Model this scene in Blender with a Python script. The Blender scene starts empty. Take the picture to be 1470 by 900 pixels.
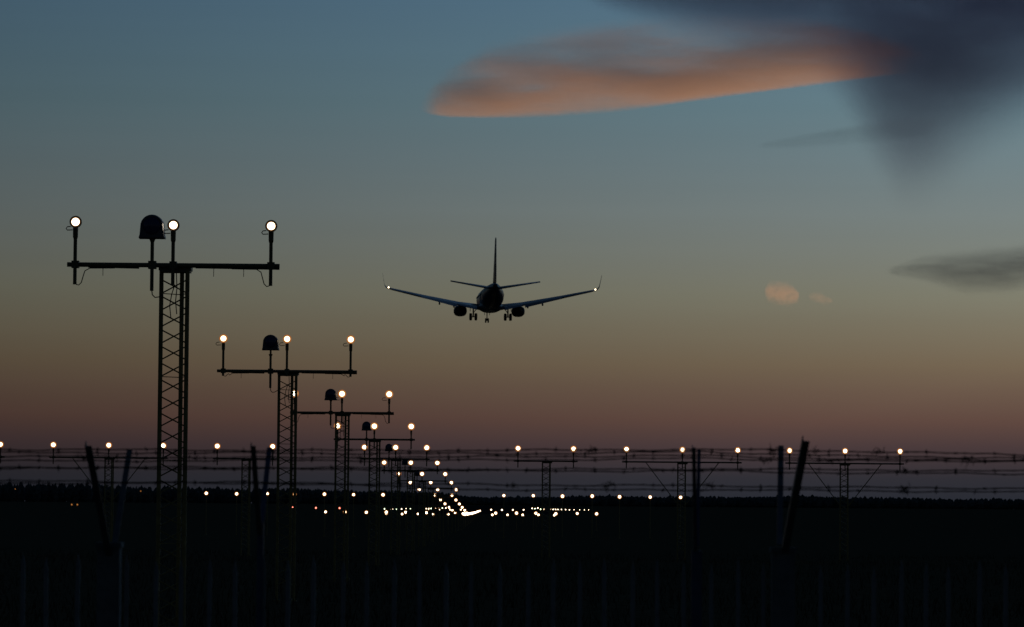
import bpy, math, random
from mathutils import Vector, Matrix
R = math.radians
rnd = random.Random(7)
S = bpy.context.scene
COL = S.collection

# ---------------------------------------------------------------- camera
EYE = 2.1                      # eye height above the grass, metres
FPX = 5227.0                   # focal length in photo pixels (1470 wide)
ROLL = 0.0078
HORIZON_V = 288.0              # true horizon below the picture centre
cam_d = bpy.data.cameras.new('camera')
cam = bpy.data.objects.new('camera', cam_d); COL.objects.link(cam)
cam_d.sensor_width = 36.0
cam_d.lens = FPX / 1470 * 36.0
cam_d.clip_start = 0.5; cam_d.clip_end = 40000
cam_d.dof.use_dof = True; cam_d.dof.focus_distance = 70; cam_d.dof.aperture_fstop = 10
pitch = math.atan(HORIZON_V / FPX); yaw = -math.atan(15.41 / FPX)
RM = (Matrix.Rotation(yaw, 3, 'Z') @ Matrix.Rotation(math.pi / 2 + pitch, 3, 'X')
      @ Matrix.Rotation(math.atan(ROLL), 3, 'Z'))
cam.matrix_world = Matrix.Translation((0, 0, EYE)) @ RM.to_4x4()
S.camera = cam

def at(px, py, Y):
    """world point seen at photo pixel (px, py) on the plane y = Y"""
    d = RM @ Vector((px - 735.0, -(py - 450.0), -FPX))
    return Vector((0, 0, EYE)) + d * (Y / d.y)

# ---------------------------------------------------------------- sky, sun, exposure
SUN_AZ, SUN_EL = R(25), R(-8)   # the sun has set: below the horizon, to the right ahead
sun_vec = Vector((math.sin(SUN_AZ) * math.cos(SUN_EL), math.cos(SUN_AZ) * math.cos(SUN_EL), math.sin(SUN_EL)))
def lin(c):
    return tuple(((x / 255) / 12.92 if x / 255 < .04045 else ((x / 255 + .055) / 1.055) ** 2.4) for x in c)

class NT:
    """small helper for node trees"""
    def __init__(s, tree): s.t = tree; s.n = tree.nodes; s.l = tree.links; s.n.clear()
    def node(s, kind, **kw):
        n = s.n.new(kind)
        for k, v in kw.items(): setattr(n, k, v)
        return n
    def put(s, sock, v):
        if isinstance(v, bpy.types.NodeSocket): s.l.new(v, sock)
        elif v is not None: sock.default_value = v
    def m(s, op, a, b=None, c=None, clamp=False):
        n = s.node('ShaderNodeMath', operation=op, use_clamp=clamp)
        for i, v in enumerate((a, b, c)): s.put(n.inputs[i], v)
        return n.outputs[0]
    def rng(s, v, a, b, c, d, interp='LINEAR'):
        n = s.node('ShaderNodeMapRange', interpolation_type=interp)
        for i, x in enumerate((v, a, b, c, d)): s.put(n.inputs[i], x)
        return n.outputs[0]
    def ramp(s, fac, stops, interp='LINEAR'):
        n = s.node('ShaderNodeValToRGB'); cr = n.color_ramp; cr.interpolation = interp
        while len(cr.elements) > 1: cr.elements.remove(cr.elements[-1])
        cr.elements[0].position = stops[0][0]; cr.elements[0].color = (*stops[0][1], 1)
        for p, c in stops[1:]:
            e = cr.elements.new(p); e.color = (*c, 1)
        s.put(n.inputs[0], fac); return n.outputs[0]
    def noise(s, vec, scale, detail=3, rough=.5):
        n = s.node('ShaderNodeTexNoise'); s.put(n.inputs['Vector'], vec)
        n.inputs['Scale'].default_value = scale; n.inputs['Detail'].default_value = detail
        n.inputs['Roughness'].default_value = rough
        return n.outputs[0]
    def mapping(s, vec, scale=(1, 1, 1), loc=(0, 0, 0), rot=(0, 0, 0)):
        n = s.node('ShaderNodeMapping'); s.put(n.inputs[0], vec)
        n.inputs['Scale'].default_value = scale; n.inputs['Location'].default_value = loc
        n.inputs['Rotation'].default_value = rot
        return n.outputs[0]
    def sep(s, vec):
        n = s.node('ShaderNodeSeparateXYZ'); s.put(n.inputs[0], vec); return n.outputs
    def mix(s, f, a, b, blend='MIX'):
        n = s.node('ShaderNodeMix', data_type='RGBA', blend_type=blend)
        s.put(n.inputs[0], f); s.put(n.inputs[6], a); s.put(n.inputs[7], b); return n.outputs[2]

W = bpy.data.worlds.new('World'); S.world = W; W.use_nodes = True
w = NT(W.node_tree)
tc = w.node('ShaderNodeTexCoord').outputs['Generated']
x, y, z = w.sep(tc)
# dusk colours by height above the horizon
Z0, Z1 = -0.02, 0.32
sky_stops = [(-0.02, (38, 41, 49)), (0.004, (38, 41, 49)), (0.0105, (44, 43, 49)), (0.019, (66, 52, 53)), (0.026, (84, 63, 56)),
             (0.034, (92, 75, 63)), (0.0415, (99, 86, 69)), (0.051, (104, 97, 81)), (0.0605, (107, 106, 92)), (0.0715, (105, 109, 102)),
             (0.083, (102, 111, 110)), (0.097, (95, 110, 114)), (0.112, (87, 109, 117)), (0.126, (82, 107, 120)), (0.141, (77, 104, 122)),
             (0.2, (66, 93, 116)), (0.32, (50, 76, 102))]
base = w.ramp(w.rng(z, Z0, Z1, 0, 1), [((p - Z0) / (Z1 - Z0), lin(c)) for p, c in sky_stops], 'LINEAR')
base = w.mix(w.rng(z, .32, 1, 0, 1, 'SMOOTHSTEP'), base, (*lin((26, 42, 66)), 1))
# afterglow: the sky is brighter on the side where the sun went down
hl = w.m('MAXIMUM', w.m('SQRT', w.m('ADD', w.m('MULTIPLY', x, x), w.m('MULTIPLY', y, y))), 1e-4)
ca = w.m('DIVIDE', w.m('ADD', w.m('MULTIPLY', x, math.sin(SUN_AZ)), w.m('MULTIPLY', y, math.cos(SUN_AZ))), hl)
glow = w.m('ADD', w.m('MULTIPLY', w.m('EXPONENT', w.m('MULTIPLY', w.m('SUBTRACT', ca, 1), 7.0)), 1.68), .19)
glow = w.m('MINIMUM', glow, w.rng(z, 0, .07, 1.06, 1.7))
streak = w.noise(w.mapping(tc, (5, 5, 160)), 1.0, 4, .55)
glow = w.m('MULTIPLY', glow, w.rng(streak, 0, 1, .97, 1.03))
sky = w.node('ShaderNodeVectorMath', operation='SCALE'); w.put(sky.inputs[0], base); w.put(sky.inputs['Scale'], glow)
bg = w.node('ShaderNodeBackground'); w.put(bg.inputs[0], sky.outputs[0]); bg.inputs[1].default_value = 1.0
nis = w.node('ShaderNodeTexSky', sky_type='NISHITA'); nis.sun_disc = False
nis.sun_elevation = SUN_EL; nis.sun_rotation = SUN_AZ
bg2 = w.node('ShaderNodeBackground'); w.put(bg2.inputs[0], nis.outputs[0]); bg2.inputs[1].default_value = 0.05
add = w.node('ShaderNodeAddShader'); w.put(add.inputs[0], bg.outputs[0]); w.put(add.inputs[1], bg2.outputs[0])
out = w.node('ShaderNodeOutputWorld'); w.put(out.inputs[0], add.outputs[0])

sun_d = bpy.data.lights.new('sun', 'SUN'); sun_d.energy = 2.5; sun_d.angle = R(.5); sun_d.color = (1.0, .47, .21)
sun = bpy.data.objects.new('sun', sun_d); COL.objects.link(sun)
sun.rotation_euler = sun_vec.to_track_quat('Z', 'Y').to_euler(); sun.location = (400, 300, 300)
S.view_settings.view_transform = 'Standard'; S.view_settings.look = 'None'
S.view_settings.exposure = 0; S.view_settings.gamma = 1
S.render.engine = 'CYCLES'
S.cycles.max_bounces = 4; S.cycles.diffuse_bounces = 2; S.cycles.glossy_bounces = 2; S.cycles.volume_bounces = 1
S.cycles.sample_clamp_indirect = 1.0
S.cycles.use_denoising = True

# ---------------------------------------------------------------- materials
def mat(name, col, rough=.7, metal=0.0, var=.25, scale=8.0, bump=0.0, spec=.5):
    m = bpy.data.materials.new(name); m.use_nodes = True
    t = NT(m.node_tree); p = t.node('ShaderNodeBsdfPrincipled'); o = t.node('ShaderNodeOutputMaterial')
    t.put(o.inputs[0], p.outputs[0])
    ob = t.node('ShaderNodeTexCoord').outputs['Object']
    n = t.noise(ob, scale, 5, .6)
    lo = tuple(c * (1 - var) for c in col); hi = tuple(min(1, c * (1 + var)) for c in col)
    t.put(p.inputs['Base Color'], t.ramp(n, [(.3, lo), (.7, hi)]))
    t.put(p.inputs['Roughness'], t.rng(n, .3, .7, max(.05, rough - .1), min(1, rough + .1)))
    p.inputs['Metallic'].default_value = metal
    p.inputs['Specular IOR Level'].default_value = spec
    if bump:
        b = t.node('ShaderNodeBump'); b.inputs['Strength'].default_value = bump; b.inputs['Distance'].default_value = .02
        t.put(b.inputs['Height'], n); t.put(p.inputs['Normal'], b.outputs[0])
    return m
def emit(name, col, strength, edge=.06, core=.5):
    """lamp glass: soft glow painted into the emission, bright in the middle, the rim of the glass is dimmer and warmer"""
    m = bpy.data.materials.new(name); m.use_nodes = True
    t = NT(m.node_tree); e = t.node('ShaderNodeEmission'); o = t.node('ShaderNodeOutputMaterial')
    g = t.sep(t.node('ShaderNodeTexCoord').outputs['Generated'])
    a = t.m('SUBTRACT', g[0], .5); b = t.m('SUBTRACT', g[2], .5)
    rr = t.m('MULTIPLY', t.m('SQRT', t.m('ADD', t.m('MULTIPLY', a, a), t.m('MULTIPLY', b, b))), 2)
    k = t.rng(rr, core, 1.0, 1, 0, 'SMOOTHERSTEP')  # radial falloff paints the lamp's soft glow onto the glass
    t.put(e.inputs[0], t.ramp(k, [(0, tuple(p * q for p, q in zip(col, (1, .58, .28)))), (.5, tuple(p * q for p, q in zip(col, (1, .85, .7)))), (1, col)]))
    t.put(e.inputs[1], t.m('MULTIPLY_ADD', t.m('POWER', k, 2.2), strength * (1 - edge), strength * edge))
    t.put(o.inputs[0], e.outputs[0])
    m.cycles.emission_sampling = 'FRONT'
    return m
M = dict(
    mast=mat('mast_paint', (.34, .25, .09), .6, 0, .35, 6, .2),
    bar=mat('bar_paint', (.20, .16, .08), .55, 0, .3, 5),
    lamp=mat('lamp_metal', (.06, .055, .05), .45, .3, .3, 20),
    strobe=mat('strobe_housing', (.09, .095, .12), .4, 0, .2, 6),
    strobe_glass=mat('strobe_glass', (.05, .06, .16), .2, 0, .1, 4),
    cable=mat('cable_rubber', (.02, .02, .02), .6, 0, .2, 20),
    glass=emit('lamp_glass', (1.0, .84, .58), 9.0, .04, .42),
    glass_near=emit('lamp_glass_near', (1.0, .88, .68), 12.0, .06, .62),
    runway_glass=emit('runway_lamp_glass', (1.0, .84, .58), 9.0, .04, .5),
    halo=emit('lamp_halo', (1.0, .50, .16), .42),  # orange emission standing in for the halo round the nearest lamps
    halo_far=emit('lamp_halo_far', (1.0, .50, .18), .55, .9),  # painted halo of the farther lamps, a glow and not a fitting
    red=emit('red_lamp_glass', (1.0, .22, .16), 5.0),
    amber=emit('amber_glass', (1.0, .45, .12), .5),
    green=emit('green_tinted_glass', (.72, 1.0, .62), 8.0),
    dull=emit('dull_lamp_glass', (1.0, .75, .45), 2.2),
    concrete=mat('post_concrete', (.16, .165, .175), .9, 0, .35, 12, .4),
    steel=mat('painted_steel', (.12, .115, .115), .5, .2, .3, 15),
    bluepaint=mat('blue_painted_steel', (.06, .08, .15), .5, .1, .3, 15),
    picket=mat('picket_paint', (.26, .265, .28), .85, .1, .3, 9),
    wire=mat('rusty_wire', (.05, .04, .032), .75, .3, .4, 40),
    weed=mat('dry_weed', (.06, .05, .03), .9, 0, .3, 20),
    grass=mat('dusk_grass', (.086, .072, .046), 1.0, 0, .5, 3, 0, 0),
    leaf=mat('forest_leaf', (.10, .115, .115), 1.0, 0, .5, .6, 0, 0),
    asphalt=mat('asphalt', (.03, .03, .031), 1.0, 0, .3, .8, 0, 0),
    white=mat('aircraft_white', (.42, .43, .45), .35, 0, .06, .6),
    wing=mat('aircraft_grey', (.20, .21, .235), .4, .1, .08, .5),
    navy_shade=mat('aircraft_navy_shade', (.014, .02, .05), .4, 0, .1, .5),  # dark blue that also holds the shade of the aircraft's rear
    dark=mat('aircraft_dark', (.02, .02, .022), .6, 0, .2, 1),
    tyre=mat('tyre_rubber', (.018, .018, .018), .85, 0, .2, 4),
)

# ---------------------------------------------------------------- mesh helpers
class MB:
    def __init__(s): s.v = []; s.f = []
    def raw(s, vs, fs):
        o = len(s.v); s.v += [tuple(v) for v in vs]; s.f += [tuple(i + o for i in f) for f in fs]; return s
    def box(s, c, d, rot=None):
        c = Vector(c); h = Vector(d) / 2; q = rot or Matrix.Identity(3)
        vs = [c + q @ Vector((sx * h.x, sy * h.y, sz * h.z)) for sx in (-1, 1) for sy in (-1, 1) for sz in (-1, 1)]
        return s.raw(vs, [(0, 1, 3, 2), (4, 6, 7, 5), (0, 4, 5, 1), (2, 3, 7, 6), (0, 2, 6, 4), (1, 5, 7, 3)])
    def tube(s, pts, r, n=8, cap=True):
        """round bar through pts; r a number or one per point"""
        pts = [Vector(p) for p in pts]; k = len(pts)
        rs = r if isinstance(r, (list, tuple)) else [r] * k
        vs = []; prev = None
        for i, p in enumerate(pts):
            t = (pts[min(i + 1, k - 1)] - pts[max(i - 1, 0)]).normalized()
            if prev is None:
                a = Vector((0, 0, 1)) if abs(t.z) < .9 else Vector((1, 0, 0))
                u = t.cross(a).normalized()
            else:
                u = (prev - t * prev.dot(t)).normalized()
            prev = u; b = t.cross(u)
            for j in range(n):
                an = 2 * math.pi * (j + .5) / n
                vs.append(p + (u * math.cos(an) + b * math.sin(an)) * rs[i])
        fs = [(i * n + j, i * n + (j + 1) % n, (i + 1) * n + (j + 1) % n, (i + 1) * n + j) for i in range(k - 1) for j in range(n)]
        if cap: fs += [tuple(range(n))[::-1], tuple(range((k - 1) * n, k * n))]
        return s.raw(vs, fs)
    def lathe(s, prof, origin=(0, 0, 0), axis='Z', n=16):
        """prof = [(radius, height)...] turned about an axis"""
        o = Vector(origin); vs = []
        for r, h in prof:
            for j in range(n):
                a = 2 * math.pi * j / n
                p = (r * math.cos(a), r * math.sin(a), h)
                if axis == 'Y': p = (p[0], p[2], p[1])
                if axis == 'X': p = (p[2], p[0], p[1])
                vs.append(o + Vector(p))
        k = len(prof)
        fs = [(i * n + j, i * n + (j + 1) % n, (i + 1) * n + (j + 1) % n, (i + 1) * n + j) for i in range(k - 1) for j in range(n)]
        fs += [tuple(range(n))[::-1], tuple(range((k - 1) * n, k * n))]
        return s.raw(vs, fs)
    def loft(s, rings, cap=True):
        n = len(rings[0]); vs = [p for r in rings for p in r]; k = len(rings)
        fs = [(i * n + j, i * n + (j + 1) % n, (i + 1) * n + (j + 1) % n, (i + 1) * n + j) for i in range(k - 1) for j in range(n)]
        if cap: fs += [tuple(range(n))[::-1], tuple(range((k - 1) * n, k * n))]
        return s.raw(vs, fs)
    def mesh(s, name, m, smooth=False):
        me = bpy.data.meshes.new(name); me.from_pydata(s.v, [], s.f)
        me.materials.append(m); me.validate()
        import bmesh
        b = bmesh.new(); b.from_mesh(me); bmesh.ops.recalc_face_normals(b, faces=b.faces); b.to_mesh(me); b.free()
        if smooth: me.shade_smooth(); 
        return me
    def build(s, name, m, parent=None, smooth=False):
        return link(name, s.mesh(name, m, smooth), parent)
def link(name, me, parent=None, loc=None):
    o = bpy.data.objects.new(name, me); COL.objects.link(o)
    if parent: o.parent = parent
    if loc is not None: o.location = loc
    return o
def tag(o, label=None, cat=None, group=None, kind=None):
    for k, v in (('label', label), ('category', cat), ('group', group), ('kind', kind)):
        if v: o[k] = v
    return o
def thing(name, loc, label, cat, group=None):
    o = bpy.data.objects.new(name, None); COL.objects.link(o); o.location = loc
    o.empty_display_size = .2
    return tag(o, label, cat, group)
def interp(tab, x):
    if x <= tab[0][0]: return tab[0][1]
    for (a, p), (b, q) in zip(tab, tab[1:]):
        if x <= b: return p + (q - p) * (x - a) / (b - a)
    return tab[-1][1]

# ---------------------------------------------------------------- ground, runway, forest
def ground_z(d):
    if d < 500: return 0.0
    return min((d - 500) * .0046, 7.0)
def ground_bump(x, d):
    return .10 * math.sin(x * .21 + d * .05) * math.sin(d * .11 + 1.3) * (1 if d > 20 else .2)
xs = sorted({-4000, -2500, -1500, -900, -600, -400, -250, -150, -100, *range(-60, 61, 4), 100, 150, 250, 400, 600, 900, 1500, 2500, 4000})
ys = sorted({-300, -150, -60, -30, *range(-12, 200, 4), *range(200, 520, 20), *range(520, 2100, 60), 2300, 2700, 3300, 4000, 5000})
g = MB(); g.raw([(x, y, ground_z(y) + (ground_bump(x, y) if y < 480 else 0)) for y in ys for x in xs],
                [(j * len(xs) + i, j * len(xs) + i + 1, (j + 1) * len(xs) + i + 1, (j + 1) * len(xs) + i) for j in range(len(ys) - 1) for i in range(len(xs) - 1)])
tag(g.build('ground', M['grass'], None, True), 'dark flat airfield grass running out to the far tree line', kind='structure')
XC = -5.04                                   # the line of approach lights runs straight ahead at this x
rw = MB(); seg = [955 + 30 * i for i in range(30)]
for i, d in enumerate(seg):
    if i: rw.raw([(XC - 22.5, seg[i - 1], ground_z(seg[i - 1]) + .05), (XC + 22.5, seg[i - 1], ground_z(seg[i - 1]) + .05),
                  (XC + 22.5, d, ground_z(d) + .05), (XC - 22.5, d, ground_z(d) + .05)], [(0, 1, 2, 3)])
tag(rw.build('runway', M['asphalt']), 'dark asphalt runway beyond the end of the approach lights', kind='structure')

# far wood: thousands of small crowns in one mass
fo = MB()
def crown(c, rx, rz):
    n = 7; rings = []
    for h, k in ((-.95, .45), (-.5, .95), (0, 1.0), (.45, .8), (.8, .45), (1, .12)):
        rings.append([Vector((c.x + rx * k * rnd.uniform(.75, 1.2) * math.cos(6.283 * j / n + h), c.y + rx * k * rnd.uniform(.75, 1.2) * math.sin(6.283 * j / n + h),
                              c.z + rz * (h + rnd.uniform(-.13, .13)))) for j in range(n)])
    fo.loft(rings)
wood_h = [(-420, 11.0), (-285, 10.6), (-230, 10.4), (-150, 8.9), (-60, 8.2), (-32, 8.0), (-20, 5.8), (-8, 4.8), (20, 5.2), (60, 6.0), (140, 6.6), (280, 6.3), (420, 6.5)]
for row in range(3):
    x = -430.0
    while x < 430:
        h = interp(wood_h, x) * rnd.uniform(.90, 1.01) * (1 + .05 * math.sin(x * .043) + .04 * math.sin(x * .113 + 2)) * (1 - .05 * row) * (1.12 if rnd.random() < .05 else 1)
        d = 2030 - row * 35 + rnd.uniform(-12, 12)
        rx = rnd.uniform(1.5, 2.6)
        crown(Vector((x, d, ground_z(d) + h * .45)), rx, h * .5)
        x += rnd.uniform(1.3, 2.4)
tag(fo.build('forest', M['leaf'], None), 'dark low wood along the horizon behind the airfield', kind='stuff')

# rough grass beyond the fence
gr = MB()
for i in range(26000):
    d = 24 + 170 * rnd.random() ** 1.4
    x = rnd.uniform(-.165, .165) * d
    h = rnd.uniform(.10, .34) * (1.5 if rnd.random() < .05 else 1); a = rnd.uniform(0, 6.283); wd = rnd.uniform(.008, .02)
    b = Vector((x, d, ground_bump(x, d) - .02)); s = Vector((math.cos(a), math.sin(a), 0))
    tip = b + Vector((rnd.uniform(-.12, .12), rnd.uniform(-.12, .12), h))
    gr.raw([b - s * wd, b + s * wd, tip], [(0, 1, 2)])
tag(gr.build('rough_grass', M['grass']), 'rough dark grass growing behind the picket fence', kind='stuff')

# ---------------------------------------------------------------- approach light masts
def light_z(d):
    if d <= 476: return EYE + 4.953 - .01016 * d
    return EYE + interp([(476, .12), (520, -.08), (640, .05), (760, .30), (926, .80)], d)
_cache = {}
def cached(key, fn):
    if key not in _cache: _cache[key] = fn()
    return _cache[key]

def lamp_mesh(r):
    b = MB(); q = r * (1.32 if r < .08 else 1.08)
    b.lathe([(q * .35, q * 1.3), (q * .75, q * .95), (q, q * .25), (q, -q * .12), (q * .86, -q * .12), (q * .84, q * .05)], axis='Y', n=20)
    b.box((0, q * .4, -q * 1.05), (q * .5, q * .5, q * .5))
    return b.mesh('lamp', M['lamp'], True)
def lens_mesh(r, m):
    b = MB(); b.lathe([(r, .0), (r * .93, -r * .10), (r * .7, -r * .2), (r * .35, -r * .26), (r * .04, -r * .28)], (0, -r * (.05 if r < .09 else .24), 0), 'Y', 18)
    return b.mesh('lens', m, True)
def halo_mesh(r):  # added glowing ring round the lens that imitates its halo
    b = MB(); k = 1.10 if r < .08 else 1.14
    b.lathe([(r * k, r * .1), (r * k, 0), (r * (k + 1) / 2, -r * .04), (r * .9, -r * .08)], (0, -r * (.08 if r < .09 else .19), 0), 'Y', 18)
    return b.mesh('lens_halo', M['halo' if r < .08 else 'halo_far'], True)

def add_lamp(root, p, r, glass='glass', detail=True):
    """p: lamp centre in the root's frame; faces the camera side (-Y)"""
    L = link('lamp', cached(('lamp', r), lambda: lamp_mesh(r)), root, p)
    if r < .08 and glass == 'glass': glass = 'glass_near'
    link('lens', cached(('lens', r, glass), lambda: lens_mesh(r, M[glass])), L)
    link('lens_halo', cached(('halo', r), lambda: halo_mesh(r)), L)
    if detail:
        q = r * 1.32
        pts = [(-q * .8, 0, -q * .75), (-q * 1.35, .01, -q * .8), (-q * 1.55, .01, -q * 1.1), (-q * 1.35, .01, -q * 1.35), (-q * .5, .02, -q * 1.3)]
        MB().tube(pts, .008, 5).build('cable', M['cable'], L)
    return L

def strobe(root, p, sc=1.0, detail=True):
    wv, hv, dp = .40 * sc, .365 * sc, .26 * sc
    prof = [(-wv / 2, 0), (-wv / 2, .02), (-wv * .47, .06 * sc), (-wv * .45, hv - .20 * sc)]
    for k in range(1, 12):
        a = math.pi - math.pi * k / 12
        prof.append((math.cos(a) * wv * .45, hv - .18 * sc + math.sin(a) * .18 * sc))
    prof += [(wv * .45, hv - .20 * sc), (wv * .47, .06 * sc), (wv / 2, .02), (wv / 2, 0)]
    rings = []
    for yy, k in ((-dp / 2, .93), (-dp / 2 + .025, 1), (dp / 2 - .03, 1), (dp / 2, .9)):
        rings.append([Vector((px * k, yy, hv * .45 + (pz - hv * .45) * k)) for px, pz in prof])
    o = MB().loft(rings).build('strobe_light', M['strobe'], root); o.location = p
    g_ = MB().lathe([(.135 * sc, 0), (.12 * sc, -.02), (.06 * sc, -.04), (.01, -.045)], (0, -dp / 2 - .002, hv * .52), 'Y', 20)
    g_.build('lens', M['strobe_glass'], o, True)
    return o

MAST_R = .2425
MAST_PHI = R(163.6)
def mast(d, xc, zl, offs, label, r, stem=.61, tail=.31, strobe_dx=None, braces=True, struts=0.0, group=None, detail=2, bar_ext=.12, stem_var=(0, 0, 0), twist=0.0):
    """triangular lattice mast at distance d carrying a cross bar with lamps at offs (m from the mast axis); zl = height of the lamps"""
    gz = ground_z(d)
    root = thing('approach_light_mast', (xc, d, gz), label, 'light mast', group)
    H = zl - gz - stem                        # height of the bar
    legs = []
    for k in range(3):
        a = MAST_PHI + twist + k * R(120)
        legs.append(Vector((MAST_R * math.cos(a) + .04, -MAST_R * math.sin(a), 0)))
    top = H - .07
    for L in legs:
        b = MB(); b.tube([L + Vector((0, 0, -.1)), L + Vector((0, 0, top))], .035, 8)
        b.box(L + Vector((0, 0, .02)), (.14, .14, .04))
        b.build('leg', M['mast'], root)
    ptc, rise = .256, .212
    nb = int(top / ptc) - 1
    if detail >= 2:
        for e, (i, j) in enumerate(((0, 2),)):
            A, B = legs[i], legs[j]
            for sgn in (0, 1):
                P, Q = (A, B) if sgn == 0 else (B, A)
                nrm = Vector((A.x + B.x, A.y + B.y, 0)).normalized() * (.006 if sgn else -.006)
                me = cached(('brace', e, sgn, twist), lambda: MB().tube([P + nrm, Q + nrm + Vector((0, 0, rise))], .0115, 5).mesh('brace', M['mast']))
                for k in range(nb):
                    link('brace', me, root, (0, 0, top - .10 - (k + 1) * ptc + (.02 if e else 0)))
    else:
        b = MB()
        for e, (i, j) in enumerate(((0, 2),)):
            A, B = legs[i], legs[j]
            for k in range(nb):
                z0 = Vector((0, 0, top - .10 - (k + 1) * ptc))
                b.tube([A + z0, B + z0 + Vector((0, 0, rise))], .016, 4); b.tube([B + z0, A + z0 + Vector((0, 0, rise))], .016, 4)
        tag(b.build('lattice', M['mast'], root), kind='stuff')
    b = MB()
    for i, j in ((0, 1), (1, 2)):                      # the two rear faces only carry level ties
        for k in range(1, nb + 1, 5): b.tube([legs[i] + Vector((0, 0, top - .1 - k * ptc)), legs[j] + Vector((0, 0, top - .1 - k * ptc))], .009, 4)
    tag(b.build('tie_bar', M['mast'], root), kind='stuff')
    b = MB(); b.box((.02, -.02, H - .035), (.50, .30, .075)); b.box((.02, -.02, H - .085), (.46, .34, .03))
    for dx in (-.21, -.10, .10, .21): b.lathe([(.016, 0), (.016, .03)], (dx, -.12, H + .003), 'Z', 6)
    b.build('top_plate', M['bar'], root)
    x0, x1 = min(offs) - bar_ext, max(offs) + bar_ext
    for a, c in ((x0, -.02), (.02, x1)):
        if c - a < .05: continue
        bb = MB(); mid = (a + c) / 2
        bb.tube([(a, -.20, H), (c, -.20, H)], .036 if detail >= 2 else .038, 10)
        if detail >= 2: bb.tube([(mid - (c - a) * .3, -.20, H - .034), (c if c > .1 else mid + .3, -.20, H - .046)], .012, 6)
        bb.build('cross_bar', M['bar'], root)
    for i, dx in enumerate(offs):
        sv = stem_var[i % len(stem_var)]
        p = Vector((dx, -.285, 0))
        b = MB(); zt = H + stem + sv
        b.tube([p + Vector((0, 0, H - tail)), p + Vector((0, 0, zt - r * 1.3 - .16))], .029, 8)
        b.tube([p + Vector((0, 0, zt - r * 1.3 - .17)), p + Vector((0, 0, zt - r * 1.3 - .14)), p + Vector((0, 0, zt - r * 1.25))], [.03, .040, .042], 8)
        b.box(p + Vector((0, .05, H)), (.11, .13, .11))
        b.build('lamp_stem', M['bar'], root)
        add_lamp(root, p + Vector((0, 0, zt)), r, 'glass', detail >= 2)
        if detail >= 2 and tail > .1 and abs(dx) > .3:
            s = 1 if dx < 0 else -1
            pts = [p + Vector((s * .02, 0, H - tail)), p + Vector((s * .06, 0, H - tail - .01)), p + Vector((s * .10, 0, H - tail + .03)), p + Vector((s * .13, 0, H - tail * .55)),
                   p + Vector((s * .15, .02, H - .10)), p + Vector((s * .22, .05, H - .055)), p + Vector((s * .6, .07, H - .05))]
            MB().tube(pts, .008, 5).build('cable', M['cable'], root)
    if detail >= 2:
        for dx in (offs[0] + .42, offs[-1] - .42, .62):
            MB().tube([(dx, -.2, H - .03), (dx, -.2, H - .17)], .006, 4).build('cable_tie', M['cable'], root)
    if strobe_dx is not None:
        p = Vector((strobe_dx, -.285, 0)); b = MB()
        b.tube([p + Vector((0, 0, H - .40)), p + Vector((0, 0, H + .37))], .029, 8); b.box(p + Vector((0, .05, H)), (.12, .13, .12))
        b.lathe([(.03, 0), (.05, .05)], p + Vector((0, 0, H + .35)), 'Z', 8)
        b.build('strobe_stem', M['bar'], root)
        strobe(root, p + Vector((0, 0, H + .40 + (stem - .61) * .6)))
        if abs(stem - .61) > .02: MB().tube([p + Vector((0, 0, H + .3)), p + Vector((0, 0, H + .42 + (stem - .61) * .6))], .024, 8).build('strobe_stem', M['bar'], root)
        if detail >= 2:
            pts = [p + Vector((0, 0, H - .38)), p + Vector((.01, 0, H - .46)), p + Vector((.05, .02, H - .50)), p + Vector((.10, .08, H - .49)), p + Vector((.16, .15, H - .45))]
            MB().tube(pts, .009, 5).build('cable', M['cable'], root)
            MB().tube([(.03, -.25, H - .3), (-.02, -.22, H - .45), (-.05, -.2, H - .62), (-.03, -.2, H - .8)], .008, 5).build('cable', M['cable'], root)
            MB().tube([(.05, -.25, H - .1), (.06, -.22, H - .35), (.04, -.2, H - .55), (.06, -.2, H - .75)], .008, 5).build('cable', M['cable'], root)
    for s in ((-1, 1) if struts else ()):
        MB().tube([(s * struts, -.2, H - .03), (s * .22, 0, H - struts * 1.15)], .022, 6).build('strut', M['mast'], root)
    return root

ORD = ['nearest', 'second', 'third', 'fourth', 'fifth', 'sixth', 'seventh', 'eighth', 'ninth']
GM = 'lattice masts of the approach light line'
rad = {1: .071, 2: .088, 3: .112, 4: .128, 5: .135, 6: .135, 7: .135, 8: .135, 9: .14}  # lamp radii grow with distance, bloom built into the size
stems = {1: .61, 2: .76, 3: .60, 4: .53, 5: .55, 6: .45, 7: .45, 8: .42, 9: .42}
tails = {1: .31, 2: .12, 3: .32, 4: .38, 5: .35, 6: .2, 7: .2, 8: .2, 9: .2}
sdx = {1: -.32, 2: -.385, 3: -.355, 4: -.31, 5: -.32, 6: -.32, 7: -.32, 8: None, 9: None}
names = {1: 'tallest lattice mast, nearest of the row, with three lamps and a domed strobe',
         2: 'second nearest lattice mast of the row, three lamps and a domed strobe',
         3: 'third mast of the row, its left lamp half behind the second mast',
         4: 'fourth mast of the row, its left lamp seen through the third mast',
         5: 'fifth mast of the row, standing in line with the wide lamp row',
         6: 'sixth mast of the row, lamps just below the wide lamp row',
         7: 'seventh mast of the row, three lamps low over the horizon',
         8: 'eighth mast of the row, three lamps just above the dark wood',
         9: 'ninth and farthest three-lamp mast, lamps level with the wood'}
for n in range(1, 10):
    d = 26 + 30 * n
    sp = 1.5 if n != 4 else 1.475
    mast(d, XC, light_z(d), (-sp, 0, sp), names[n], rad[n], stems[n], tails[n], sdx[n], group=GM, detail=2 if n <= 3 else 1,
         bar_ext=.13 if n == 1 else .15, stem_var=(.04, 0.0, .0) if n == 1 else (0, 0, 0))
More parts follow.
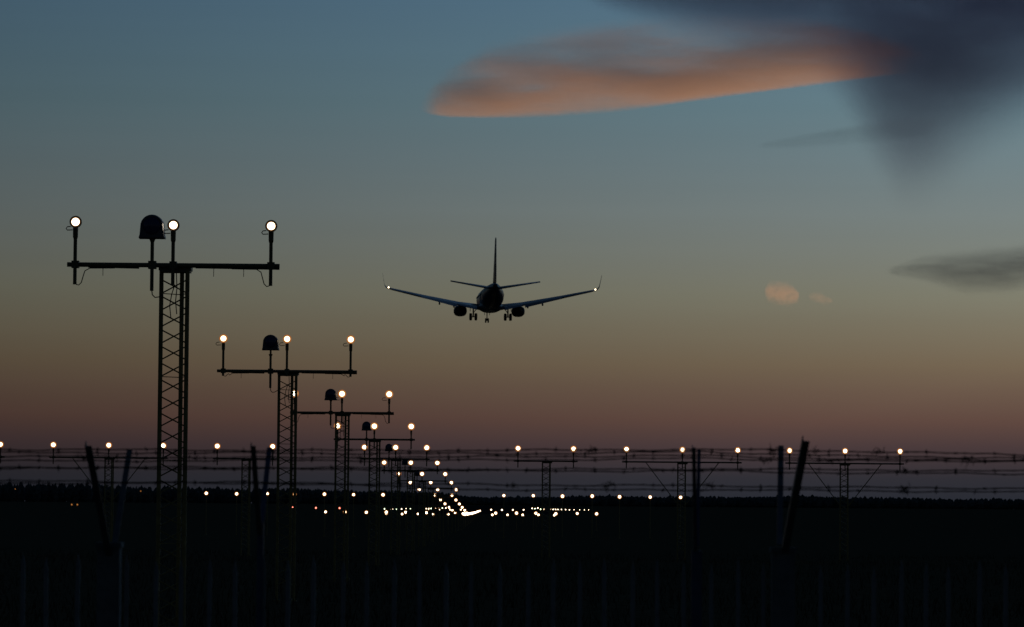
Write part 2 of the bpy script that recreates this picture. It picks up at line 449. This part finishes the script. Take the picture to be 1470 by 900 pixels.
# wide crossbar beside the fifth mast
d5 = 176; z5 = light_z(d5)
GW = 'side masts of the wide lamp row'
for offs, label, strut in (
        ((-5.93, -8.60), 'narrow side mast with two lamps, first left of the mast row', 0),
        ((-11.2, -13.83, -16.5), 'side mast with three lamps and slanting struts, behind the left fence post', 1.75),
        ((-19.05, -21.7, -24.35), 'side mast cut off by the left picture edge, one lamp showing', 1.75),
        ((5.90, 8.58), 'narrow side mast with two lamps, first right of the mast row', 0),
        ((11.13, 13.83, 16.5), 'side mast with three lamps and slanting struts, left of the straight fence post', 1.75),
        ((19.0, 21.68, 24.33), 'rightmost side mast with three lamps and slanting struts', 1.75)):
    m_ = offs[len(offs) // 2] if len(offs) == 3 else sum(offs) / 2
    if len(offs) == 2: m_ += .05
    mast(d5, XC + m_, z5, sorted(o - m_ for o in offs), label, .132, .60, .32, None, struts=strut, group=GW, detail=1, bar_ext=.2, twist=R(20))

def pole_light(d, x, zl, r, label, group, glass='glass', name='approach_light', cat='approach light', offs=(0,)):  # far lamps get an oversized radius in place of bloom
    """a plain pole with one lamp (or a short bar with two)"""
    gz = ground_z(d)
    root = thing(name, (x, d, gz), label, cat, group)
    h = zl - gz
    b = MB(); b.tube([(0, .06, -.1), (0, .06, max(.12, h - r))], .035, 6)
    b.box((0, .06, .03), (.25, .25, .06))
    if len(offs) > 1: b.tube([(offs[0], .06, h - r * 1.4), (offs[-1], .06, h - r * 1.4)], .03, 6)
    b.build('pole', M['mast'], root)
    bulb = 'runway_glass' if d > 480 and glass == 'glass' else glass
    for o in offs: add_lamp(root, (o, 0, h), r, bulb, False)
    return root
ordw = ['first', 'second', 'third', 'fourth', 'fifth', 'sixth', 'seventh', 'eighth', 'ninth', 'tenth', 'eleventh', 'twelfth', 'thirteenth', 'fourteenth', 'fifteenth']
# paired lamps, stations 10..15
for n in range(10, 16):
    d = 26 + 30 * n
    pole_light(d, XC, light_z(d), .138 + .006 * (n - 10), f'{ordw[n - 10]} of the paired lamps where the approach line dips towards the ground', 'paired lamps of the approach line',
               name='approach_light_pair', offs=(-.76, .76))
for n in range(16, 31):
    d = 26 + 30 * n
    pole_light(d, XC, light_z(d), .22, f'{ordw[n - 16]} single lamp in the bright streak at the far end of the approach line', 'single lamps of the approach line', 'glass_near')
def crossrow(d, units, unit, r, rowname, where, dz=None):
    for sgn, side in ((-1, 'left'), (1, 'right')):
        for i, k in enumerate(units):
            pole_light(d, XC + sgn * k * unit, light_z(d) + (dz or 0) + rnd.uniform(-.03, .03), r * rnd.uniform(.9, 1.1), f'{ordw[i]} lamp {side} of the approach line in {where}', rowname)
crossrow(326, (2.03, 3.02, 4, 5, 5.92, 6.95, 7.97), 2.66, .155, 'lamps of the second cross row', 'the row in front of the dark wood')
crossrow(476, (1.7, 2.72, 3.67, 4.65, 5.7, 6.65), 2.66, .205, 'lamps of the third cross row', 'the low row near the ground')
crossrow(626, (1.42, 2.4, 3.38, 4.4, 5.42), 2.66, .20, 'lamps of the fourth cross row', 'the small row low over the grass', -.15)
crossrow(776, (1.4, 2.4, 3.4, 4.4), 2.3, .18, 'lamps of the fifth cross row', 'the small row just above the low lamps', .55)
# threshold and runway lights, sitting low on the far ground
def far_light(px, py, d, r, label, group, glass='glass', name='runway_light', cat='runway light'):
    p = at(px, py, d)
    return pole_light(d, p.x, max(p.z, ground_z(d) + .3), r, label, group, glass, name, cat)
i = 0
for px, py in ((552, 730.5), (561, 731.2), (564, 732), (569, 731.2), (576.5, 730.8), (583, 730), (589, 730), (612, 730), (615.5, 729.8), (619, 729.8), (625, 729.6), (630, 729.4), (635, 729.3), (640, 729.2), (645, 728)):
    far_light(px, py, 1180, .20 if i not in (1, 2, 3, 5) else .14, f'{ordw[i]} runway light from the left in the faint string left of the bright streak', 'runway lights left of the streak', 'glass' if i % 3 else 'green')
    i += 1
for i, (px, py) in enumerate(((764, 729.8), (768, 730), (772, 729.2), (776, 731), (781, 731))):
    far_light(px, py, 1180, .21, f'{ordw[i]} yellowish runway light from the left in the tight cluster right of the streak', 'yellowish runway light cluster', 'green' if i % 2 else 'glass')
for i, (px, py) in enumerate(((790, 731), (794, 731.2), (797.5, 731.3), (801, 731.3), (806, 731.5), (812, 731.6), (817.5, 732), (824, 732.5), (832, 733), (839, 733.4), (845, 733.8))):
    far_light(px, py, 1250, .19 if i < 7 else .14, f'{ordw[i]} small runway light from the left in the faint string ending at the right', 'faint runway lights right of the streak')
for px, py, lab in ((420, 728.5, 'left'), (453.5, 729, 'middle'), (487.5, 729.4, 'right')):
    far_light(px, py, 720, .19, f'{lab} one of the three reddish lamps left of the approach line', 'reddish lamps left of the approach line', 'red', 'obstruction_light', 'obstruction light')
for px, py, lab in ((103, 726.5, 'left'), (111, 727.2, 'right')):
    far_light(px, py, 1400, .30, f'{lab} one of two dim amber lamps in front of the left wood', 'dim amber lamps before the wood', 'amber', 'field_lamp', 'lamp')
far_light(22, 702, 1750, .22, 'faint amber lamp against the wood at the left picture edge', None, 'amber', 'field_lamp', 'lamp')
far_light(202, 705, 1750, .25, 'faint dark red lamp against the wood left of the tallest mast', None, 'amber', 'field_lamp', 'lamp')

# ---------------------------------------------------------------- airliner
P = at(704.0, 428.3, 602)
jet = thing('airliner', P, 'twin-engine jet airliner seen from behind, wheels down, landing over the approach lights', 'airplane')
jet.rotation_euler = (R(1.6), 0, R(2.4))
def ring(y, zc, rx, rz, n=20):
    return [Vector((rx * math.cos(6.2832 * j / n), y, zc + rz * math.sin(6.2832 * j / n))) for j in range(n)]
fus = [(18.6, -.55, .08, .08), (18.2, -.5, .55, .5), (17.2, -.35, 1.1, 1.05), (15.5, -.1, 1.6, 1.65), (13.2, 0, 1.86, 1.98), (8, 0, 1.88, 2.0), (0, 0, 1.88, 2.0), (-8, 0, 1.88, 2.0),
       (-11, .15, 1.78, 1.85), (-14, .5, 1.45, 1.5), (-17, .92, .95, 1.05), (-19.5, 1.22, .5, .6), (-20.9, 1.35, .22, .28)]
MB().loft([ring(*f) for f in fus[:8]]).build('fuselage', M['white'], jet, True)
MB().loft([ring(fus[7][0] + .02, *[k * 1.001 for k in fus[7][1:]])] + [ring(*f) for f in fus[8:]]).build('tail_cone', M['navy_shade'], jet, True)  # shade on the rear fuselage is put into its colour
MB().loft([ring(y, -1.45, rx, rz) for y, rx, rz in ((6.5, .4, .3), (5, 1.6, .75), (2, 1.95, .95), (-3, 1.95, .95), (-5.5, 1.5, .75), (-7.2, .4, .3))]).build('wing_fairing', M['wing'], jet, True)
MB().lathe([(.20, 0), (.16, -.15), (.1, -.2)], (0, -20.9, 1.35), 'Y', 10).build('tail_exhaust', M['dark'], jet)
def foil(xp, yle, ch, zc, th, tw=R(4.5), vert=False):
    pts = []
    for k, t in ((0, 0), (.04, .5), (.18, .95), (.4, 1), (.7, .6), (1, .04), (1, -.04), (.7, -.3), (.4, -.55), (.18, -.6), (.04, -.35)):
        yy = yle - ch * k; zz = t * th / 1.6 - math.sin(tw) * ch * k
        pts.append(Vector((zz + xp, yy, zc)) if vert else Vector((xp, yy, zc + zz)))
    return pts
for s in (-1, 1):
    wg = MB(); st = [(1.5, 5.6, 8.0, -1.35, 1.0), (5.2, 3.2, 5.2, -.85, .68), (11, -.8, 3.3, .12, .58), (16.3, -4.4, 1.75, 1.18, .36), (17.05, -4.95, 1.6, 1.36, .28)]
    wl = wg.loft([foil(s * a, b, c, dz, t) for a, b, c, dz, t in st]).build('wing', M['wing'], jet, True)
    wn = MB().loft([foil(s * a, b, c, dz, .30 - .03 * i) for i, (a, b, c, dz) in enumerate(((17.0, -4.95, 1.6, 1.35), (17.35, -5.2, 1.5, 1.5), (17.6, -5.55, 1.35, 1.85), (17.78, -6.1, 1.05, 2.7), (17.95, -6.8, .6, 3.75)))])
    wn.build('winglet', M['navy_shade'], wl, True)
    for a, b, sp_y in ((2.3, 5.2, -2.3), (5.6, 11.6, -2.2)):
        fl = MB()
        za, zb = interp([(1.5, -1.5), (5.2, -1.0), (11, .02), (16.3, 1.1)], a), interp([(1.5, -1.5), (5.2, -1.0), (11, .02), (16.3, 1.1)], b)
        ya = interp([(1.5, -2.3), (5.2, -1.9), (11, -4.0), (16.3, -6.1)], a); yb = interp([(1.5, -2.3), (5.2, -1.9), (11, -4.0), (16.3, -6.1)], b)
        fl.loft([foil(s * a, ya - .1, 1.6, za, .22, R(24)), foil(s * b, yb - .1, .9, zb, .16, R(16))]).build('flap', M['wing'], wl)
    for a in (6.1, 8.5):
        zz = interp([(1.5, -1.6), (5.2, -1.1), (11, -.1)], a); yy = interp([(5.2, -1.7), (11, -3.8)], a)
        rg = []
        for t, rr in ((1.6, .05), (1.0, .22), (0, .28), (-1.0, .2), (-1.7, .04)):
            rg.append([Vector((s * a + rr * .55 * math.cos(6.2832 * j / 8), yy + t, zz - .30 - .16 * (1.6 - t) / 1.6 + rr * math.sin(6.2832 * j / 8))) for j in range(8)])
        MB().loft(rg).build('flap_track_fairing', M['wing'], wl, True)
    nl = MB().lathe([(.04, .15), (.12, .1), (.15, 0), (.12, -.1), (.04, -.15)], (s * 16.95, -6.72, 1.42), 'Y', 10)
    nl.build('navigation_light', M['glass'], wl, True)
    en = MB(); rg = []
    for y_, r_ in ((6.6, .90), (6.2, 1.03), (5.2, 1.10), (3.8, 1.08), (2.7, .92), (2.55, .90)):
        c = []
        for j in range(20):
            a = 6.2832 * j / 20; sq = (abs(math.cos(a)) ** 2.6 + abs(math.sin(a)) ** 2.6) ** (-1 / 2.6); zz = math.sin(a) * sq * r_ * .83
            c.append(Vector((s * 4.83 + math.cos(a) * sq * r_ * 1.0, y_, -2.0 + zz)))
        rg.append(c)
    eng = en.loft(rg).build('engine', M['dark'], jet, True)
    MB().lathe([(.62, 2.9), (.55, 2.2), (.42, 1.6), (.40, 1.6), (.25, 1.7), (.06, 1.15)], (s * 4.83, 0, -2.0), 'Y', 14).build('exhaust_nozzle', M['dark'], eng, True)
    MB().loft([foil(s * 4.83, 5.2, 4.2, -1.2, .3, 0, True), foil(s * 4.83, 4.4, 4.2, -.75, .3, 0, True)]).build('pylon', M['wing'], eng)
    hs = MB().loft([foil(s * a, b, c, dz, t) for a, b, c, dz, t in ((.35, -15.2, 4.0, 1.15, .46), (7.18, -19.2, 1.35, 2.12, .22))])
    hs.build('horizontal_stabilizer', M['wing'], jet, True)
    mg = MB(); X = s * 2.86
    mg.tube([(X, -1.3, -1.2), (X, -1.45, -3.1)], .13, 8); mg.tube([(X - .45, -1.45, -3.12), (X + .45, -1.45, -3.12)], .09, 8)
    mg.tube([(X - s * .7, -1.3, -1.6), (X, -1.42, -2.5)], .06, 6); mg.tube([(X, -1.0, -1.5), (X, -1.45, -2.8)], .05, 6)
    mgo = mg.build('main_landing_gear', M['dark'], jet)
    for e in (-.43, .43):
        MB().lathe([(.38, -.23), (.57, -.20), (.61, -.1), (.61, .1), (.57, .20), (.38, .23)], (X + e, -1.45, -3.12), 'X', 18).build('wheel', M['tyre'], mgo, True)
    MB().box((X + s * .52, -1.35, -1.75), (.05, 1.1, .9)).build('gear_door', M['wing'], mgo)
MB().loft([foil(0, b, c, dz, t, 0, True) for b, c, dz, t in ((-10.5, 9.4, 1.35, .30), (-13.9, 6.0, 2.2, .55), (-15.0, 5.0, 3.4, .5), (-18.6, 2.2, 9.0, .22), (-18.9, 1.9, 9.15, .08))]).build('tail_fin', M['navy_shade'], jet, True)
ng = MB(); ng.tube([(0, 14.2, -1.5), (0, 14.1, -3.3)], .09, 8); ng.tube([(-.22, 14.1, -3.32), (.22, 14.1, -3.32)], .06, 6); ng.tube([(0, 13.0, -1.7), (0, 14.1, -2.7)], .05, 6)
ngo = ng.build('nose_landing_gear', M['dark'], jet)
for e in (-.21, .21):
    MB().lathe([(.24, -.13), (.38, -.11), (.41, 0), (.38, .11), (.24, .13)], (e, 14.1, -3.32), 'X', 14).build('wheel', M['tyre'], ngo, True)
for s in (-1, 1): MB().box((s * .42, 14.0, -2.15), (.04, 1.6, .55)).build('gear_door', M['white'], ngo)
wr = cached('cabin_window', lambda: MB().loft([[Vector((0, .12 * math.cos(6.2832 * j / 10), .18 * math.sin(6.2832 * j / 10))) for j in range(10)], [Vector((.03, .11 * math.cos(6.2832 * j / 10), .17 * math.sin(6.2832 * j / 10))) for j in range(10)]]).mesh('cabin_window', M['dark']))
for s in (-1, 1):
    for k in range(44):
        link('cabin_window', wr, jet, (s * 1.855 - (.03 if s < 0 else 0) , 13.0 - k * .5, .45)).rotation_euler = (0, R(-13) * s, 0)

# ---------------------------------------------------------------- fence with barbed wire
FD = 14.0
fence = thing('picket_fence', (0, FD, 0), 'steel picket fence topped by forked arms and barbed wire, along the bottom of the view', 'fence')
F0 = Vector((0, FD, 0))
def fp(px, py, Y): return at(px, py, Y) - F0
def arm(tip, base, w_, d_, m, parent):
    """angle-iron arm from base to tip"""
    t = (tip - base).normalized(); u = Vector((1, 0, 0)); u = (u - t * u.dot(t)).normalized(); v = t.cross(u)
    b = MB(); th = .004
    L = [(-w_ / 2, -d_ / 2), (w_ / 2, -d_ / 2), (w_ / 2, -d_ / 2 + th), (-w_ / 2 + th, -d_ / 2 + th), (-w_ / 2 + th, d_ / 2), (-w_ / 2, d_ / 2)]
    b.loft([[p + u * a + v * c for a, c in L] for p in (base, tip)])
    return b.build('arm', m, parent)
def column(px, wpx, ztop, m, cap=False):
    x = at(px, 800, FD).x; wd = wpx / FPX * FD
    b = MB(); b.box((x, 0, ztop / 2 - .05), (wd, wd, ztop + .1))
    if cap: b.box((x, 0, ztop + .006), (wd * 1.16, wd * 1.16, .02))
    return b.build('post', m, fence)
pA = column(157, 32, 1.965, M['concrete'], True)
arm(fp(127, 637, FD - .45), fp(157, 795, FD - .03), .026, .03, M['steel'], pA); arm(fp(186.5, 648, FD + .45), fp(164, 788, FD + .03), .022, .026, M['steel'], pA)
pB = column(373.5, 9, 2.06, M['bluepaint'])
arm(fp(363.5, 638, FD - .3), fp(373, 765, FD - .01), .020, .024, M['steel'], pB); arm(fp(387, 645, FD + .3), fp(375, 755, FD + .01), .020, .022, M['bluepaint'], pB)
pC = column(1000, 15, 1.965, M['bluepaint'])
arm(fp(996, 641, FD - .2), fp(998, 790, FD - .01), .014, .026, M['steel'], pC); arm(fp(1003.5, 646, FD + .2), fp(1001, 785, FD + .01), .013, .022, M['bluepaint'], pC)
pD = column(1124, 32, 1.965, M['concrete'], True)
arm(fp(1157, 630, FD - .45), fp(1126, 792, FD - .03), .026, .03, M['steel'], pD); arm(fp(1121, 643, FD + .45), fp(1119, 785, FD + .03), .022, .026, M['steel'], pD)
for px, wd, cap in ((-420, 32, True), (-700, 10, False), (1600, 10, False), (2080, 32, True)):
    pp = column(px, wd, 1.965, M['concrete'] if cap else M['steel'], cap)
    arm(fp(px - 14, 640, FD - .4), fp(px - 2, 792, FD - .03), .024, .028, M['steel'], pp); arm(fp(px + 14, 646, FD + .4), fp(px + 3, 787, FD + .03), .022, .026, M['steel'], pp)
pk = MB(); pk.box((0, 0, .95), (.016, .016, 1.86)); pk.raw([(-.008, -.008, 1.88), (.008, -.008, 1.88), (.008, .008, 1.88), (-.008, .008, 1.88), (0, 0, 1.93)], [(0, 1, 4), (1, 2, 4), (2, 3, 4), (3, 0, 4)])
pkm = pk.mesh('picket', M['picket'])
x = at(13, 840, FD).x - 2.9
while x < 5.0:
    o = link('picket', pkm, fence, (x + rnd.uniform(-.003, .003), rnd.uniform(-.004, .004), rnd.uniform(-.015, .015)))
    o.rotation_euler = (0, R(rnd.uniform(-.35, .35)), R(rnd.uniform(-4, 4)))
    x += 38.0 / FPX * FD
for zz in (.25, 1.45):
    b = MB(); b.box((0, .022, zz), (10.2, .02, .035)); b.build('rail', M['steel'], fence)
# barbed wire: (depth offset, px/py control points)
wires = [(-.44, ((-300, 643), (100, 645.5), (420, 646.5), (735, 646.5), (1000, 645), (1250, 648), (1500, 654), (1800, 650))),
         (.44, ((-300, 650), (100, 650), (420, 650.5), (735, 651.5), (1000, 648.5), (1250, 655.5), (1500, 657), (1800, 655))),
         (-.34, ((-300, 655), (100, 655.5), (420, 657.5), (735, 655.5), (1000, 654), (1250, 659.5), (1500, 660), (1800, 657))),
         (.34, ((-300, 660), (100, 661.8), (420, 661), (735, 660.5), (1000, 658), (1250, 662), (1500, 662), (1800, 661))),
         (-.22, ((-300, 669), (100, 671), (420, 671), (735, 674), (1000, 673), (1250, 674.4), (1500, 677), (1800, 675))),
         (.22, ((-300, 672), (100, 672), (420, 673.5), (735, 676), (1000, 676), (1250, 679.3), (1500, 680), (1800, 676))),
         (-.12, ((-300, 690), (100, 691), (420, 693), (735, 696), (1000, 697), (1250, 700), (1500, 701), (1800, 698))),
         (.12, ((-300, 693), (100, 693.5), (420, 694), (735, 703.5), (1000, 703), (1250, 704.5), (1500, 707), (1800, 704)))]
def wire_point(k, px):
    dy, cp = wires[k]
    return fp(px, interp(cp, px), FD + dy)
for k in range(len(wires)):
    b = MB(); pts = []; px = -700.0; ph = rnd.uniform(0, 6)
    while px <= 2100:
        p = wire_point(k, px); p.z += .0022 * math.sin(px * .021 + ph) + .0016 * math.sin(px * .057 + 2 * ph) + rnd.uniform(-.0006, .0006)
        pts.append(p); px += 14
    b.tube(pts, .0031, 4, True)
    b.tube([p + Vector((0, .002 * math.sin(i * 1.9), .0022 * math.cos(i * 1.9))) for i, p in enumerate(pts)], .0017, 4, True)
    i = 3
    while i < len(pts) - 2:
        c = pts[i]
        for q in range(2):
            a = rnd.uniform(0, 6.283); e = Vector((rnd.uniform(-.5, .5), math.cos(a), math.sin(a))).normalized() * rnd.uniform(.008, .013)
            b.tube([c - e, c + e], .0016, 3)
        b.tube([c + Vector((-.007, 0, 0)), c + Vector((.006, 0, 0))], .0036, 5)
        i += rnd.choice((2, 3, 4, 4, 5))
    b.build('barbed_wire', M['wire'], fence)
# dry weeds caught on the wire: things of their own
clumps = [(1112, 0, 1.3, 'on the top wire just left of the leaning right post'), (1098, 3, .9, 'on the wire left of the leaning right post'), (1172, 0, .9, 'on the top wire just right of the leaning right post'),
          (848, 0, 1.1, 'on the top wire right of the second right-hand lamp'), (795, 0, .5, 'on the top wire over the two-lamp mast'), (756, 2, .8, 'on the wire right of the first right-hand lamp'),
          (806, 2, .8, 'on the wire between the two lamps right of the approach line'), (870, 6, 1.2, 'on the low wire below the second right-hand lamp'), (737, 6, .9, 'on the low wire above the first lamp of the dark-wood row'),
          (1262, 0, 1.1, 'on the top wire left of the last lamp at the right'), (1300, 4, .8, 'on the middle wire under the last lamp at the right'), (1390, 2, 1.2, 'on the thick wire near the right picture edge'),
          (1298, 6, 1.1, 'on the low wire under the last lamp at the right'), (1245, 4, .8, 'on the middle wire right of the rightmost side mast'), (660, 2, .9, 'on the wire above the bend of the approach line'),
          (516, 2, .8, 'on the wire left of the fourth mast'), (575, 0, .6, 'on the top wire by the fifth mast'), (465, 4, .8, 'on the middle wire between the second and third masts'),
          (205, 2, .7, 'on the wire left of the tallest mast'), (278, 2, .8, 'on the wire just right of the tallest mast'), (120, 2, .9, 'on the wire just left of the left forked post'),
          (20, 2, .8, 'on the wire at the left picture edge'), (1190, 3, .8, 'on the wire left of the rightmost side mast'), (945, 0, .7, 'on the top wire between two lamps left of the straight post'),
          (1020, 6, 1.0, 'on the low wire right of the straight fence post'), (905, 4, .7, 'on the middle wire left of the straight fence post')]
for px, k, sc, where in clumps:
    if px in (795, 756, 806, 1245, 660, 575, 205, 905, 945, 20, 465): continue
    sc = sc * .72
    c = wire_point(k, px); b = MB()
    for q in range(int(22 * sc)):
        pts = [Vector((rnd.gauss(0, .014), rnd.gauss(0, .006), rnd.gauss(0, .004))) * sc]
        dr = Vector((rnd.gauss(0, 1), rnd.gauss(0, .6), rnd.gauss(-.25, .8))).normalized()
        for e in range(4):
            pts.append(pts[-1] + dr * .0085 * sc * rnd.uniform(.5, 1.3)); dr = (dr + Vector((rnd.gauss(0, .4), rnd.gauss(0, .3), rnd.gauss(-.1, .45)))).normalized()
        b.tube(pts, [.0016, .0016, .0014, .0012, .0007], 3)
    o = b.build('weed_tangle', M['weed']); o.location = F0 + c
    tag(o, f'dry weed tangle caught {where}', 'weed', 'dry weeds caught on the barbed wire')

# ---------------------------------------------------------------- clouds (volumes high up and far off)
def cloud(name, Y, prof, depth, dens, color, label, noise_scale=(1, 1, 1), soft_top=0.0, edge=.55, aniso=.0, nlo=.3, nhi=.7, nedge=.9, step=1.0, gap=0.0, top_heavy=False, slant=0, soak=(0, 0, 0)):
    """prof: (px, top py, bottom py); a lens-like body filled with cloud"""
    st = []
    for px, t_, b_ in prof:
        T = at(px, t_, Y); B = at(px, b_, Y); st.append(((T.x + B.x) / 2, (T.z + B.z) / 2, max(.5, (T.z - B.z) / 2)))
    x0, x1 = st[0][0], st[-1][0]
    n = 18; rings = []; K = 40
    tabc = [(s[0], s[1]) for s in st]; tabh = [(s[0], s[2]) for s in st]
    def dep(u): return depth * (max(.0, 1 - (2 * u - 1) ** 4)) ** .5 + depth * .06
    for i in range(K + 1):
        u = i / K; xx = x0 + (x1 - x0) * u; c, h = interp(tabc, xx), interp(tabh, xx)
        rings.append([Vector((xx, Y + dep(u) * math.cos(6.2832 * j / n), c + h * math.sin(6.2832 * j / n))) for j in range(n)])
    m = bpy.data.materials.new(name + '_vapour'); m.use_nodes = True; t = NT(m.node_tree)
    o = t.node('ShaderNodeOutputMaterial'); pv = t.node('ShaderNodeVolumePrincipled')
    ob = t.node('ShaderNodeTexCoord').outputs['Object']
    X, Yc, Z = t.sep(ob)
    u = t.rng(X, x0, x1, 0, 1)
    zmin = min(s[1] - s[2] for s in st); zmax = max(s[1] + s[2] for s in st); zr = zmax - zmin
    rp = t.ramp(u, [((s[0] - x0) / (x1 - x0), ((s[1] - zmin) / zr, s[2] / zr, 0)) for s in st])
    cs = t.node('ShaderNodeSeparateColor'); t.put(cs.inputs[0], rp)
    c = t.m('MULTIPLY_ADD', cs.outputs[0], zr, zmin); h = t.m('MULTIPLY', cs.outputs[1], zr)
    tt = t.m('DIVIDE', t.m('SUBTRACT', Z, c), h)
    u2 = t.m('SUBTRACT', t.m('MULTIPLY', u, 2), 1)
    dd = t.m('DIVIDE', t.m('SUBTRACT', Yc, Y), t.m('ADD', t.m('MULTIPLY', t.m('SQRT', t.m('MAXIMUM', t.m('SUBTRACT', 1, t.m('POWER', t.m('ABSOLUTE', u2), 4)), 0)), depth), depth * .06))
    r2 = t.m('ADD', t.m('MULTIPLY', tt, tt), t.m('MULTIPLY', dd, dd))
    ns = t.noise(t.mapping(ob, noise_scale, rot=(0, R(slant), 0)), 1.0, 6, .62)
    hi = t.rng(tt, -1, 1, 0, 1)
    amt = t.m('MULTIPLY_ADD', hi, 1.3, .25) if soft_top else 1.0      # a lit base stays crisp, the top frays
    r2 = t.m('ADD', r2, t.m('MULTIPLY', t.m('MULTIPLY', t.m('SUBTRACT', ns, .38), nedge), amt))
    e0 = t.m('SUBTRACT', 1, t.m('ADD', edge, t.m('MULTIPLY', hi, soft_top)))
    body = t.rng(r2, e0, 1.0, 1, 0, 'SMOOTHSTEP')
    if soft_top: body = t.m('MULTIPLY', body, t.rng(tt, -.9, .9, 1.0, .12))
    if top_heavy: body = t.m('MULTIPLY', body, t.rng(tt, -1, .6, .06, 1.6))
    ends = t.m('MULTIPLY', t.rng(u, 0, .05, 0, 1, 'SMOOTHSTEP'), t.rng(u, .9, 1, 1, 0, 'SMOOTHSTEP'))
    den = t.m('MULTIPLY', t.m('MULTIPLY', body, ends), t.m('MULTIPLY', t.rng(t.m('SUBTRACT', ns, t.m('MULTIPLY', hi, gap)), nlo, nhi, .12, 1.0), dens))
    t.put(pv.inputs['Density'], den); pv.inputs['Color'].default_value = (*color, 1); pv.inputs['Anisotropy'].default_value = aniso
    pv.inputs['Absorption Color'].default_value = (*soak, 1)
    t.put(o.inputs['Volume'], pv.outputs[0])
    try: m.cycles.volume_step_rate = step
    except Exception: pass
    ob_ = MB().loft(rings).build(name, m)
    return tag(ob_, label, 'cloud')
cloud('long_cloud', 3500, [(600, 147, 157), (618, 122, 163), (645, 90, 167), (700, 54, 168), (780, 34, 166), (880, 16, 159), (980, 8, 147), (1080, 8, 133), (1180, 22, 118), (1260, 50, 106), (1330, 74, 100)],
      150, .020, (.74, .74, .78), 'long lens-shaped cloud with an orange lit underside, upper right of the airliner', (.0060, .005, .042), .45, .12, .3, .36, .57, nedge=1.2, step=.8, gap=.16, slant=4)
cloud('dark_cloud', 2450, [(820, -60, -4), (910, -100, 36), (1010, -130, 74), (1080, -145, 96), (1135, -150, 112), (1178, -158, 134), (1212, -165, 176), (1242, -168, 236), (1272, -170, 300), (1302, -170, 345), (1338, -170, 335), (1385, -165, 290), (1435, -160, 250), (1500, -150, 210), (1600, -130, 185), (1780, -100, 120)],
      160, .0185, (.92, .66, .78), 'large dark purple cloud with a hanging tail in the upper right corner', (.006, .006, .018), 0, .93, .0, .28, .70, step=.8, top_heavy=True, nedge=1.1, soak=(.85, .0, .10))  # violet twilight tint put into the vapour's scatter and absorption colours
cloud('grey_wisp', 3000, [(1270, 384, 394), (1325, 362, 408), (1390, 350, 432), (1450, 340, 432), (1500, 334, 420), (1560, 340, 406), (1640, 352, 388)],
      60, .019, (.68, .54, .64), 'small grey wisp of cloud at the right picture edge', (.013, .012, .07), 0, .92, .0, .40, .58, nedge=1.9)
cloud('orange_puff', 9000, [(1097, 411, 425), (1104, 400, 438), (1121, 397, 445), (1138, 403, 443), (1149, 416, 434)], 45, .014, (.97, .90, .84),
      'small round orange puff of cloud right of the airliner', (.035, .03, .045), 0, .9, .42, .38, .6, nedge=2.0)
cloud('orange_fleck', 9000, [(1160, 420, 430), (1170, 415, 437), (1182, 418, 441), (1196, 428, 437)], 30, .007, (.95, .92, .9),
      'faint orange fleck of cloud beside the round orange puff', (.035, .03, .045), 0, .9, .42, .38, .6, nedge=2.0)
cloud('thin_wisp', 2950, [(1085, 207, 212), (1150, 192, 213), (1220, 178, 210), (1290, 168, 205), (1360, 165, 195)], 40, .008, (.7, .68, .74),
      'thin faint streak of cloud reaching left from the hanging tail', (.008, .01, .05), 0, .9, .0, .35, .65)
